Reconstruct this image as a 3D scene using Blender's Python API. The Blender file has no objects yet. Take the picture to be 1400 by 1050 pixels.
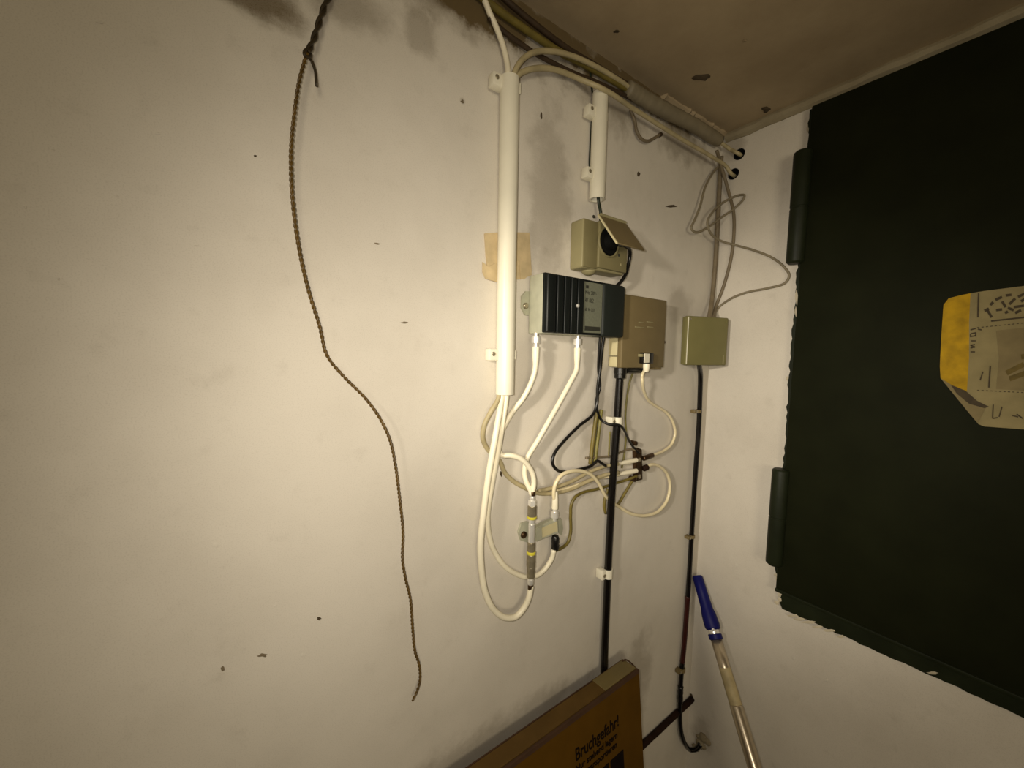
import bpy, bmesh, math, random
from mathutils import Vector, Matrix
random.seed(7)
S = bpy.context.scene
COL = S.collection

# ------------------------------------------------------------------ camera
D = 0.42                    # camera to left wall
H = 1.60                    # camera height
XC = 1.93214 * D            # room corner (left wall y=0 meets right wall x=XC)
ZC = H + 1.045 * D          # ceiling
YAW, PITCH, ROLL, F = 0.62241442, -0.0804026, 0.01714361, 527.0656
fw = Vector((math.sin(YAW)*math.cos(PITCH), math.cos(YAW)*math.cos(PITCH), math.sin(PITCH)))
r0 = Vector((math.cos(YAW), -math.sin(YAW), 0)); u0 = r0.cross(fw)
rt = r0*math.cos(ROLL) + u0*math.sin(ROLL)
up = -r0*math.sin(ROLL) + u0*math.cos(ROLL)
CAM = Vector((0, -D, H))
RM = Matrix((rt, up, -fw)).transposed()
cd = bpy.data.cameras.new('camera'); cam = bpy.data.objects.new('camera', cd); COL.objects.link(cam)
cam.matrix_world = Matrix.Translation(CAM) @ RM.to_4x4()
cd.sensor_width = 36; cd.sensor_fit = 'HORIZONTAL'; cd.lens = 36*F/1400; cd.clip_start = 0.01
S.camera = cam

# ------------------------------------------------------------------ light
w = bpy.data.worlds.new('world'); S.world = w; w.use_nodes = True
w.node_tree.nodes['Background'].inputs[0].default_value = (0.05, 0.045, 0.035, 1)
w.node_tree.nodes['Background'].inputs[1].default_value = 0.2
def spot(name, loc, target, energy, size, blend, radius, color):
    l = bpy.data.lights.new(name, 'SPOT'); o = bpy.data.objects.new(name, l); COL.objects.link(o)
    o.location = loc
    o.rotation_euler = (Vector(target)-Vector(loc)).to_track_quat('-Z', 'Y').to_euler()
    l.energy = energy; l.spot_size = math.radians(size); l.spot_blend = blend
    l.shadow_soft_size = radius; l.color = color
    return o
WARM = (1.0, 0.90, 0.75)
def aim(loc, yaw, pitch):
    return Vector(loc) + Vector((math.cos(pitch)*math.cos(yaw), math.cos(pitch)*math.sin(yaw), math.sin(pitch)))
TL = Vector((-0.90*D, -0.86*D, H+0.30*D))
spot('hand_torch', TL, aim(TL, 0.26, -0.215), 24.5, 45, 1.0, 0.032, WARM)
FL = CAM + rt*-0.02 + up*0.012
spot('phone_flash', FL, aim(FL, 0.79, -0.22), 7.3, 139, 1.0, 0.006, WARM)
def area(name, loc, target, energy, size, color):
    l = bpy.data.lights.new(name, 'AREA'); o = bpy.data.objects.new(name, l); COL.objects.link(o)
    o.location = loc; o.rotation_euler = (Vector(target)-Vector(loc)).to_track_quat('-Z', 'Y').to_euler()
    l.energy = energy; l.size = size; l.color = color; l.shape = 'DISK'
    return o
area('added_fill', (-0.45, -1.70, 1.62), (0.95, -0.1, 1.68), 6.4, 0.5, (1.0, 0.87, 0.63))  # added soft fill behind the camera, lifts the shaded areas
S.view_settings.view_transform = 'Standard'; S.view_settings.look = 'None'
S.view_settings.gamma = 1; S.view_settings.use_curve_mapping = False
S.view_settings.exposure = 0.0

# ------------------------------------------------------------------ measuring helpers
def on(ax, val, px, py):
    d = RM @ Vector((px-700, 525-py, -F))
    return CAM + d*((val-CAM[ax])/d[ax])
def LW(px, py, h=0.0): return on(1, -h, px, py)
def RW(px, py, h=0.0): return on(0, XC-h, px, py)
def CE(px, py, h=0.0): return on(2, ZC-h, px, py)
def P(px, py, h, m=0.004):
    p = LW(px, py, h)
    if p.x > XC-m: p = RW(px, py, m)
    return p

# ------------------------------------------------------------------ materials
def lin(c): return tuple(((v/12.92) if v <= .04045 else ((v+.055)/1.055)**2.4) for v in c)
def mat(name, col, rough=0.6, metal=0.0, var=0.12, vscale=40, bump=0.0, bscale=200, spec=0.5, coat=0.0):
    m = bpy.data.materials.new(name); m.use_nodes = True
    nt = m.node_tree; b = nt.nodes['Principled BSDF']
    tc = nt.nodes.new('ShaderNodeTexCoord')
    n = nt.nodes.new('ShaderNodeTexNoise'); n.inputs['Scale'].default_value = vscale; n.inputs['Detail'].default_value = 5
    nt.links.new(tc.outputs['Object'], n.inputs['Vector'])
    r = nt.nodes.new('ShaderNodeValToRGB')
    c = Vector(col)
    r.color_ramp.elements[0].position = .3; r.color_ramp.elements[1].position = .7
    r.color_ramp.elements[0].color = (*(c*(1-var)), 1); r.color_ramp.elements[1].color = (*[min(1, v*(1+var*.6)) for v in c], 1)
    nt.links.new(n.outputs['Fac'], r.inputs['Fac']); nt.links.new(r.outputs['Color'], b.inputs['Base Color'])
    b.inputs['Roughness'].default_value = rough; b.inputs['Metallic'].default_value = metal
    b.inputs['Specular IOR Level'].default_value = spec
    if coat: b.inputs['Coat Weight'].default_value = coat
    if bump:
        n2 = nt.nodes.new('ShaderNodeTexNoise'); n2.inputs['Scale'].default_value = bscale; n2.inputs['Detail'].default_value = 4
        nt.links.new(tc.outputs['Object'], n2.inputs['Vector'])
        bp = nt.nodes.new('ShaderNodeBump'); bp.inputs['Strength'].default_value = bump; bp.inputs['Distance'].default_value = 0.002
        nt.links.new(n2.outputs['Fac'], bp.inputs['Height']); nt.links.new(bp.outputs['Normal'], b.inputs['Normal'])
    return m

def plaster(name, col, dirt, stains, amount=0.14, bump=0.10):
    """Painted plaster: soft mottling, fine grain, lumpy relief, and dirt stains and darker patches at given world places."""
    m = bpy.data.materials.new(name); m.use_nodes = True
    nt = m.node_tree; N = nt.nodes.new; L = nt.links.new
    b = nt.nodes['Principled BSDF']; b.inputs['Roughness'].default_value = 0.75; b.inputs['Specular IOR Level'].default_value = 0.25
    g = N('ShaderNodeNewGeometry'); pos = g.outputs['Position']
    def noise(sc, det=4, rough=.55):
        n = N('ShaderNodeTexNoise'); n.inputs['Scale'].default_value = sc; n.inputs['Detail'].default_value = det
        n.inputs['Roughness'].default_value = rough; L(pos, n.inputs['Vector']); return n.outputs['Fac']
    def math_(op, a, b_, clamp=False):
        n = N('ShaderNodeMath'); n.operation = op; n.use_clamp = clamp
        for i, v in enumerate((a, b_)):
            if isinstance(v, (int, float)): n.inputs[i].default_value = v
            else: L(v, n.inputs[i])
        return n.outputs[0]
    def rng(v, a, b_):
        n = N('ShaderNodeMapRange'); n.inputs[1].default_value = a; n.inputs[2].default_value = b_
        n.interpolation_type = 'SMOOTHSTEP'; L(v, n.inputs[0]); return n.outputs[0]
    mott = math_('MULTIPLY', rng(noise(5, 5, .6), .35, .75), amount)
    speck = math_('MULTIPLY', rng(noise(900, 2), .45, .75), .12)
    blot = math_('MULTIPLY', rng(noise(32, 6, .65), .55, .75), .09)
    total = math_('ADD', math_('ADD', mott, speck), blot)
    rag = noise(22, 6, .65)
    for (c, rad, strength) in stains:
        vd = N('ShaderNodeVectorMath'); vd.operation = 'SUBTRACT'; L(pos, vd.inputs[0]); vd.inputs[1].default_value = c
        vs = N('ShaderNodeVectorMath'); vs.operation = 'DIVIDE'; L(vd.outputs[0], vs.inputs[0]); vs.inputs[1].default_value = rad
        vl = N('ShaderNodeVectorMath'); vl.operation = 'LENGTH'; L(vs.outputs[0], vl.inputs[0])
        dd = math_('ADD', vl.outputs['Value'], math_('MULTIPLY', math_('SUBTRACT', rag, .5), 1.6))
        f = rng(dd, 1.05, .35)
        total = math_('ADD', total, math_('MULTIPLY', f, strength))
    total = math_('MINIMUM', total, 1.0)
    mx = N('ShaderNodeMix'); mx.data_type = 'RGBA'; L(total, mx.inputs['Factor'])
    mx.inputs['A'].default_value = (*col, 1); mx.inputs['B'].default_value = (*dirt, 1)
    L(mx.outputs['Result'], b.inputs['Base Color'])
    hgt = math_('ADD', math_('MULTIPLY', noise(14, 5, .5), 1.0), math_('MULTIPLY', noise(120, 4), .13))
    bp = N('ShaderNodeBump'); bp.inputs['Strength'].default_value = bump; bp.inputs['Distance'].default_value = 0.012
    L(hgt, bp.inputs['Height']); L(bp.outputs['Normal'], b.inputs['Normal'])
    return m

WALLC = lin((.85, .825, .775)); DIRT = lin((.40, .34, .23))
st = []
def stain_or_patch(p, rx, ry, rz, s): st.append((tuple(p), (rx, ry, rz), s))
stain_or_patch(LW(345, -8), .05, .2, .022, .75); stain_or_patch(LW(470, 2), .06, .2, .03, .4)
stain_or_patch(LW(650, 10), .09, .2, .03, .7); stain_or_patch(LW(575, 40), .025, .2, .03, .35); stain_or_patch(LW(600, -10), .12, .2, .04, .5)
stain_or_patch(LW(740, 60), .10, .2, .05, .5); stain_or_patch(LW(840, 130), .12, .2, .06, .5); stain_or_patch(LW(930, 190), .10, .2, .05, .5)
stain_or_patch(LW(632, 138), .005, .2, .005, .35); stain_or_patch(LW(760, 40), .30, .2, .035, .75); stain_or_patch(LW(905, 148), .16, .2, .03, .6)
stain_or_patch(LW(870, 930), .06, .2, .12, .35); stain_or_patch(LW(640, 1040), .3, .2, .05, .35); stain_or_patch(LW(930, 420), .05, .2, .05, .3)  # darker patches along the carton top and beside the junction box
stain_or_patch(LW(752, 270), .05, .2, .15, .33); stain_or_patch(LW(820, 600), .05, .2, .12, .28)  # brownish darker tone right of the conduit and among the cables
M_WALL = plaster('wall_plaster', WALLC, DIRT, st)
st = []
stain_or_patch(RW(1000, 205), .2, .03, .03, .35); stain_or_patch(RW(960, 1000), .2, .03, .05, .3)
M_WALLR = plaster('right_wall_plaster', WALLC, DIRT, st)
st = []
M_CEIL = plaster('ceiling_plaster', lin((.70, .63, .51)), lin((.50, .43, .32)), st, .5)
M_FLOOR = mat('concrete_floor', lin((.40, .37, .33)), .85, var=.3, vscale=8, bump=.3, bscale=60)
M_BEAD = plaster('cove_plaster', lin((.62, .58, .48)), DIRT, [], .5, .5)
M_PVC = mat('white_pvc', lin((.91, .89, .81)), .38, var=.05, vscale=25)
M_COAX = mat('white_coax_sheath', lin((.95, .92, .82)), .42, var=.05, vscale=60)
M_OLDCOAX = mat('dirty_coax_sheath', lin((.70, .65, .50)), .55, var=.2, vscale=50)
M_CLEAR = mat('pale_thin_sheath', lin((.90, .85, .70)), .3, var=.06)
M_OLIVE = mat('olive_sheath', lin((.44, .39, .17)), .5, var=.25, vscale=60)
M_GYE = mat('green_yellow_sheath', lin((.50, .47, .24)), .5, var=.3, vscale=90)
M_GREY = mat('grey_sheath', lin((.52, .48, .39)), .6, var=.15, vscale=50)
M_BROWN = mat('brown_grey_sheath', lin((.47, .42, .33)), .6, var=.2, vscale=60)
M_DKBR = mat('dark_brown_sheath', lin((.23, .17, .10)), .6, var=.3, vscale=60)
M_BLK = mat('black_rubber', lin((.07, .065, .06)), .32, var=.3)
M_BLKG = mat('black_gloss_sheath', lin((.06, .05, .045)), .22, var=.3)
M_RED = mat('dark_red_sheath', lin((.22, .07, .05)), .4, var=.3)
M_DGREEN = mat('dark_green_wire', lin((.10, .14, .08)), .4, var=.2)
M_CHROME = mat('nickel_plate', lin((.97, .96, .93)), .32, .6, var=.05)
M_DCHROME = mat('tarnished_nickel', lin((.66, .62, .52)), .32, .6, var=.25, vscale=120)
M_BRASS = mat('tarnished_brass', lin((.33, .25, .17)), .42, .8, var=.35, vscale=120)
M_YEL = mat('yellow_ring', lin((.82, .78, .25)), .4)
M_CAST = mat('grey_cast_metal', lin((.70, .70, .615)), .55, .1, var=.14, vscale=60, bump=.1)
M_FIN = mat('blue_black_plastic', lin((.075, .09, .085)), .42, var=.12, spec=.35)
M_FIN2 = mat('blue_black_cover', lin((.12, .137, .122)), .55, var=.12, spec=.25)
M_LABEL = mat('grey_label', lin((.42, .43, .365)), .55, var=.14, vscale=300)
M_INK = mat('dark_print', lin((.17, .17, .14)), .6)
M_INKB = mat('brown_black_print', lin((.09, .055, .03)), .85, var=.2, vscale=120, spec=.1)
M_INKP = mat('faded_print', lin((.25, .205, .12)), .8, var=.3, vscale=150)
M_SOCK = mat('grey_green_plastic', lin((.57, .54, .40)), .5, var=.07, spec=.25)
M_SOCKF = mat('front_shade_plastic', lin((.475, .445, .315)), .5, var=.07, spec=.2)  # darker socket front: its shade is put into the colour
M_CREAM = mat('cream_plastic', lin((.78, .74, .58)), .5, var=.06)  # lit box side and lid edge put into this tone; also a label
M_SOCKD = mat('dark_socket_plastic', lin((.06, .06, .05)), .75, spec=.1)
M_BEIGE = mat('grey_beige_plastic', lin((.46, .405, .28)), .55, var=.06, spec=.2)
M_JUNC = mat('olive_grey_plastic', lin((.47, .45, .29)), .42, var=.06, spec=.2)
M_WOOD = mat('yellowed_wood', lin((.79, .71, .55)), .7, var=.2, vscale=60, bump=.4, bscale=70)
M_CARD = mat('brown_cardboard', lin((.36, .25, .05)), .8, var=.12, vscale=30, spec=.08)
M_CARDE = mat('dark_cardboard_edge', lin((.28, .18, .09)), .85, var=.2)
M_CARDT = mat('dusty_cardboard_top', lin((.38, .29, .14)), .8, var=.15, spec=.15)
M_TAPE = mat('clear_parcel_tape', lin((.48, .425, .27)), .4, var=.1, spec=.2)
M_DOOR = mat('dark_green_paint', lin((.105, .115, .06)), .6, var=.18, vscale=18, bump=.05, bscale=90, spec=.08)
M_DOORF = mat('dark_green_frame_paint', lin((.115, .135, .075)), .5, var=.25, vscale=30, bump=.15, bscale=120, spec=.2)
M_CHIP = mat('flaked_paint', lin((.80, .76, .66)), .7, var=.2)
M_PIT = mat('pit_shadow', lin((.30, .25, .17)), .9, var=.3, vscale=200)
M_BLUE = mat('blue_plastic', lin((.035, .055, .36)), .5, var=.1, spec=.25)
M_ALU = mat('brushed_aluminium', lin((.80, .75, .66)), .30, .88, var=.12, vscale=60)
M_PAPL = mat('worn_paper_label', lin((.70, .64, .48)), .6, var=.25, vscale=60)
M_PAPY = mat('yellow_print_paper', lin((.67, .53, .03)), .65, var=.3, vscale=70, spec=.2)
M_PAPW = mat('grubby_white_paper', lin((.545, .50, .355)), .8, var=.14, vscale=50, spec=.2)
M_PAPG = mat('pale_print_paper', lin((.49, .44, .31)), .8, var=.14, vscale=60, spec=.2)
M_WIRE = mat('brown_lacquered_wire', lin((.37, .28, .10)), .45, var=.3, vscale=80)
M_WIRED = mat('soiled_wire', lin((.19, .145, .055)), .6, var=.3, vscale=80)
M_RUST = mat('rusty_brown_pipe', lin((.15, .085, .05)), .75, var=.3, vscale=60, bump=.2, spec=.15)

# ------------------------------------------------------------------ mesh helpers
ORG = {}
def obj(name, bm, m, parent=None, origin=None, smooth=False, label=None):
    me = bpy.data.meshes.new(name)
    bmesh.ops.recalc_face_normals(bm, faces=bm.faces[:])
    if origin is None:
        if parent is None:
            xs = [v.co for v in bm.verts]
            origin = Vector([(min(c[i] for c in xs)+max(c[i] for c in xs))/2 for i in range(3)])
        else:
            origin = ORG[parent]
    origin = Vector(origin)
    bmesh.ops.translate(bm, verts=bm.verts, vec=-origin)
    for f in bm.faces: f.smooth = True
    if not smooth:
        for e in bm.edges:
            if len(e.link_faces) == 2 and e.calc_face_angle(0) > .62: e.smooth = False
    bm.to_mesh(me); bm.free()
    me.materials.append(m)
    o = bpy.data.objects.new(name, me); COL.objects.link(o)
    if parent is None: o.location = origin
    else:
        o.parent = parent; o.location = origin - ORG[parent]
    ORG[o] = origin
    if label: o['label'] = label
    return o
def thing(name, label, cat, loc, group=None):
    o = bpy.data.objects.new(name, None); COL.objects.link(o); o.location = loc
    o.empty_display_size = .02
    ORG[o] = Vector(loc)
    return tag(o, label, cat, group)
def tag(o, label, cat, group=None):
    o['label'] = label; o['category'] = cat
    if group: o['group'] = group
    return o
def struct(name, bm, m, parent=None):
    o = obj(name, bm, m, parent)
    if parent is None: o['kind'] = 'structure'
    return o
def new(): return bmesh.new()
def box(bm, lo, hi, bev=0.0, seg=2, mtx=None):
    lo, hi = Vector(lo), Vector(hi)
    r = bmesh.ops.create_cube(bm, size=1)
    vs = r['verts']
    for v in vs: v.co = Vector([(lo[i]+hi[i])/2 + v.co[i]*(hi[i]-lo[i]) for i in range(3)])
    if bev > 0:
        es = list({e for v in vs for e in v.link_edges})
        r2 = bmesh.ops.bevel(bm, geom=es, offset=bev, segments=seg, affect='EDGES', profile=.5)
        vs = list({v for f in r2['faces'] for v in f.verts} | {v for v in vs if v.is_valid})
    if mtx: bmesh.ops.transform(bm, matrix=mtx, verts=[v for v in vs if v.is_valid])
    return bm
def prism(bm, pts, vec):
    """closed polygon pts extruded by vec"""
    vec = Vector(vec)
    a = [bm.verts.new(p) for p in pts]; b = [bm.verts.new(Vector(p)+vec) for p in pts]
    bm.faces.new(a); bm.faces.new(b[::-1]); n = len(pts)
    for i in range(n): bm.faces.new((a[i], a[(i+1) % n], b[(i+1) % n], b[i]))
    return bm
def frame(d):
    d = Vector(d).normalized()
    a = d.cross(Vector((0, 0, 1)) if abs(d.z) < .9 else Vector((1, 0, 0))).normalized()
    return d, a, d.cross(a)
def lathe(bm, p, d, prof, n=16):
    """prof: [(t, r)] along direction d from p, capped"""
    d, a, b = frame(d); rings = []
    for t, r in prof:
        rings.append([bm.verts.new(Vector(p)+d*t+(a*math.cos(k*2*math.pi/n)+b*math.sin(k*2*math.pi/n))*max(r, 1e-5)) for k in range(n)])
    for i in range(len(rings)-1):
        for k in range(n):
            bm.faces.new((rings[i][k], rings[i][(k+1) % n], rings[i+1][(k+1) % n], rings[i+1][k]))
    bm.faces.new(rings[0][::-1]); bm.faces.new(rings[-1])
    return bm
def spline(pts, step=0.003):
    pts = [Vector(p) for p in pts]
    if len(pts) == 2:
        return pts
    q = [pts[0]*2-pts[1]] + pts + [pts[-1]*2-pts[-2]]
    out = []
    for i in range(1, len(q)-2):
        p0, p1, p2, p3 = q[i-1:i+3]
        n = max(2, min(24, int((p2-p1).length/step)))
        # centripetal Catmull-Rom
        t0 = 0; t1 = t0+max(1e-4, (p1-p0).length)**.5; t2 = t1+max(1e-4, (p2-p1).length)**.5; t3 = t2+max(1e-4, (p3-p2).length)**.5
        for k in range(n):
            t = t1+(t2-t1)*k/n
            A1 = p0*((t1-t)/(t1-t0))+p1*((t-t0)/(t1-t0)); A2 = p1*((t2-t)/(t2-t1))+p2*((t-t1)/(t2-t1)); A3 = p2*((t3-t)/(t3-t2))+p3*((t-t2)/(t3-t2))
            B1 = A1*((t2-t)/(t2-t0))+A2*((t-t0)/(t2-t0)); B2 = A2*((t3-t)/(t3-t1))+A3*((t-t1)/(t3-t1))
            out.append(B1*((t2-t)/(t2-t1))+B2*((t-t1)/(t2-t1)))
    out.append(pts[-1]); return out
def tube(bm, path, r, n=10, wob=0.0):
    path = [Vector(p) for p in path]; m = len(path)
    rings = []; a = None
    for i in range(m):
        d = (path[min(i+1, m-1)]-path[max(i-1, 0)]).normalized()
        if a is None: _, a, b = frame(d)
        a = (a-d*a.dot(d)).normalized(); b = d.cross(a)
        rr = (r[0]+(r[1]-r[0])*i/(m-1)) if isinstance(r, tuple) else r
        if wob: rr *= 1+random.uniform(-wob, wob)
        rings.append([bm.verts.new(path[i]+(a*math.cos(k*2*math.pi/n)+b*math.sin(k*2*math.pi/n))*rr) for k in range(n)])
    for i in range(m-1):
        for k in range(n):
            bm.faces.new((rings[i][k], rings[i][(k+1) % n], rings[i+1][(k+1) % n], rings[i+1][k]))
    bm.faces.new(rings[0][::-1]); bm.faces.new(rings[-1])
    return bm
def cable(name, pts, r, m, label, cat='cable', group=None, parent=None, n=10):
    p = [q if isinstance(q, Vector) else P(*q, m=max(r+.0008, .004)) for q in pts]
    o = obj(name, tube(new(), spline(p), r, n), m, parent, smooth=True)
    if parent is None: tag(o, label, cat, group)
    elif label: o['label'] = label
    return o
def text(body, size, origin, xdir, ydir, m, name, parent, extrude=0.0002, xs=1.0, bold=0.0):
    c = bpy.data.curves.new(name, 'FONT'); c.body = body; c.size = size; c.extrude = extrude; c.offset = bold
    o = bpy.data.objects.new(name, c); COL.objects.link(o)
    bpy.context.view_layer.update()
    me = bpy.data.meshes.new_from_object(o.evaluated_get(bpy.context.evaluated_depsgraph_get()))
    bpy.data.objects.remove(o); bm = new(); bm.from_mesh(me)
    x = Vector(xdir).normalized(); y = Vector(ydir).normalized(); z = x.cross(y)
    for v in bm.verts: v.co = Vector(origin)+x*v.co.x*xs+y*v.co.y+z*v.co.z
    return obj(name, bm, m, parent)

# ------------------------------------------------------------------ setting
XL, YB = -1.9, -2.3
wl = struct('wall_left', box(new(), (XL, 0, 0), (XC, .12, ZC)), M_WALL)
wr = struct('wall_right', box(new(), (XC, YB, 0), (XC+.12, .12, ZC)), M_WALLR)
struct('wall_back', box(new(), (XL, YB-.12, 0), (XC+.12, YB, ZC)), M_WALL)
struct('wall_far', box(new(), (XL-.12, YB-.12, 0), (XL, .12, ZC)), M_WALL)
cl = struct('ceiling', box(new(), (XL-.12, YB-.12, ZC), (XC+.12, .12, ZC+.12)), M_CEIL)
struct('floor', box(new(), (XL-.12, YB-.12, -.12), (XC+.12, .12, 0)), M_FLOOR)
# two drilled holes in the right wall beside the corner
HOLE = [RW(1011, 211), RW(1003, 238)]
cut = new()
for h in HOLE: lathe(cut, h+Vector((-.02, 0, 0)), (1, 0, 0), [(0, .0105), (.09, .0095)], 18)
me = bpy.data.meshes.new('hole_cutter'); bmesh.ops.recalc_face_normals(cut, faces=cut.faces[:]); cut.to_mesh(me); cut.free()
ct = bpy.data.objects.new('hole_cutter', me); COL.objects.link(ct)
bo = wr.modifiers.new('holes', 'BOOLEAN'); bo.object = ct; bo.operation = 'DIFFERENCE'; bo.solver = 'EXACT'
bpy.context.view_layer.update()
me2 = bpy.data.meshes.new_from_object(wr.evaluated_get(bpy.context.evaluated_depsgraph_get()))
wr.modifiers.clear(); wr.data = me2; bpy.data.objects.remove(ct)
# added dark liners: the shade inside the holes put into colour
for h in HOLE:
    b = new(); n = 16
    ra = [[b.verts.new(h+Vector((x, math.cos(k*6.2832/n)*r, math.sin(k*6.2832/n)*r))) for k in range(n)] for x, r in ((.002, .0103), (-.0012, .0103), (-.0012, .0088), (.05, .0086), (.05, .0001))]
    for i in range(4):
        for k in range(n): b.faces.new((ra[i][k], ra[i][(k+1) % n], ra[i+1][(k+1) % n], ra[i+1][k]))
    obj('hole_shade_liner', b, M_SOCKD, wr, smooth=True)

def bead(name, p, q, r, m, seg=60, wob=.25, flat=1.0, parent=None):
    p, q = Vector(p), Vector(q); path = []
    for i in range(seg+1):
        t = i/seg; path.append(p.lerp(q, t)+Vector((random.uniform(-1, 1), random.uniform(-1, 1), random.uniform(-1, 1)))*r*.12)
    return struct(name, tube(new(), path, r, 9, wob), m, parent)
bead('trim_1', (XC-.001, -.01, ZC-.005), (XC-.001, YB+.02, ZC-.003), .0105, M_BEAD, 160, .12)
bead('trim_2', CE(905, 128, -.003), CE(990, 182, -.003), .0085, M_CEIL, 30, .2)

# pits, specks and flakes in the plaster
def blob(name, plane, px, py, rx, ry, m, parent, t=.0012, seed=0, skew=0):
    c = plane(px, py, 0); n = 11; rnd = random.Random(seed+px)
    ring = []
    for k in range(n):
        a = k*2*math.pi/n; s = rnd.uniform(.6, 1.25)
        dx, dy = math.cos(a)*rx*s, math.sin(a)*ry*s
        ring.append(plane(px+dx+skew*dy, py+dy, .0003))
    b = new(); top = plane(px, py, t)
    vs = [b.verts.new(v) for v in ring]; tv = b.verts.new(top)
    for k in range(n): b.faces.new((vs[k], vs[(k+1) % n], tv))
    b.faces.new(vs)
    return obj(name, b, m, parent)
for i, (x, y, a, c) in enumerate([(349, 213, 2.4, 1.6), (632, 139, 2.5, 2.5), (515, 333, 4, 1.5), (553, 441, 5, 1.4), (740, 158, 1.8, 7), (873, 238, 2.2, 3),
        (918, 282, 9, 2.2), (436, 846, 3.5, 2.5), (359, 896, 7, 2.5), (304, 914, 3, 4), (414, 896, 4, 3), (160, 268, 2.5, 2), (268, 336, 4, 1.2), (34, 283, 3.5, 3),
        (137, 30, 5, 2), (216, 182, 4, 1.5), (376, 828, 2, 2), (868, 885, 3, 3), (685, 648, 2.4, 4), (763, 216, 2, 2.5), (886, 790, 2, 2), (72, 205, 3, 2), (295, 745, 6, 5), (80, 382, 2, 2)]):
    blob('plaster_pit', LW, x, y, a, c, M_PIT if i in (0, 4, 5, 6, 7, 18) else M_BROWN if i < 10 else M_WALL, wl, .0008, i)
for i, (x, y, a, c) in enumerate([(960, 106, 13, 4.5), (843, 43, 4, 2.5), (1047, 149, 6, 5), (1018, 56, 4, 2)]):
    blob('ceiling_chip', CE, x, y, a, c, M_PIT if i != 3 else M_CEIL, cl, .003, i, -.4)
for i, (x, y, a, c) in enumerate([(1006, 773, 4.5, 5), (1027, 598, 3, 4), (944, 952, 5, 5), (1130, 930, 4, 3), (1085, 900, 3, 3)]):
    blob('wall_fleck', RW, x, y, a, c, M_WALLR if i != 2 else M_PIT, wr, .0012, i)

# ------------------------------------------------------------------ green metal door in the right wall
def strip_pts(seq, h, jag=0.0, seed=1, step=7):
    rnd = random.Random(seed); out = []
    for (a, b) in zip(seq, seq[1:]):
        n = max(1, int(math.hypot(b[0]-a[0], b[1]-a[1])/step))
        for k in range(n):
            t = k/n; out.append(RW(a[0]+(b[0]-a[0])*t+rnd.uniform(-jag, jag), a[1]+(b[1]-a[1])*t+rnd.uniform(-jag, jag)*.6, h))
    return out
zt = RW(1110, 146).z; zb = RW(1069, 832).z; yl = RW(1088, 370).y; yr = yl-0.78
door = thing('door_1', 'dark green painted steel door with two barrel hinges in white wall', 'door', (XC, (yl+yr)/2, zb))
door['kind'] = 'structure'
jl = [(1108, 150), (1105, 170), (1103, 205), (1097, 300), (1090, 365), (1087, 400), (1086, 430), (1081, 470), (1078, 520), (1074, 600), (1070, 640), (1063, 720), (1060, 776), (1064, 800), (1066, 815), (1069, 832)]
edge = strip_pts(jl, .004, 1.6, 3, 6)
low = strip_pts([(1069, 832), (1400, 981)], .004, 1.1, 5, 9)
pts = edge + low + [Vector((XC-.004, yr, zb)), Vector((XC-.004, yr, zt))]
obj('door_frame', prism(new(), pts, (.0042, 0, 0)), M_DOORF, door)
e2 = [RW(x+a, y, .012) for x, y, a in ((1110, 152, 2), (1104, 260, 2), (1091, 400, 1), (1079, 560, 3), (1068, 720, 6), (1076, 812, 2))]
lz = e2[-1].z
leaf = obj('door_leaf', box(new(), (XC-.014, yr+.02, lz), (XC-.004, yl-.010, zt-.006), .002), M_DOOR, door)
lip = new(); box(lip, (XC-.0165, yr+.01, lz-.004), (XC-.004, yl-.01, lz+.0025), .0012); obj('bottom_lip', lip, M_DOORF, door)
for (tx, ty, bx, by) in ((1098, 208, 1093, 360), (1071, 641, 1061, 772)):
    a = RW(tx-4, ty, .016); b_ = RW(bx-2, by, .016); b_ = Vector((b_.x, b_.y, b_.z)); yv = (a.y+b_.y)/2
    a.y = b_.y = yv
    L_ = (a-b_).length; r = .0135
    hg = obj('hinge', lathe(new(), b_, a-b_, [(0, r*.75), (.003, r*.98), (.004, r), (L_*.49, r), (L_*.495, r*.94), (L_*.505, r*.94), (L_*.51, r), (L_-.004, r), (L_-.002, r*.95), (L_, r*.8)], 20), M_DOORF, door, smooth=False)
# loose paint flakes along the frame edge
for i, (x, y, a, c) in enumerate([(1104, 176, 1.6, 8), (1089, 405, 1.8, 12), (1088, 425, 1.5, 8), (1076, 517, 2, 3), (1064, 793, 4, 5), (1066, 812, 3, 5), (1062, 824, 4, 3), (1085, 842, 10, 2.2), (1105, 851, 12, 2), (1134, 862, 9, 2.2), (1067, 800, 3, 3), (1275, 920, 9, 2), (1061, 786, 3, 3), (1063, 806, 3, 2.5), (1066, 820, 2.5, 3), (1094, 846, 8, 2.4), (1119, 857, 8, 2), (1150, 870, 5, 2)]):
    blob('paint_flake', lambda u, v, t: RW(u, v, .0045+t), x, y, a, c, M_CHIP, door, .0012, i+50, .3 if i > 6 else 0)

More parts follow.
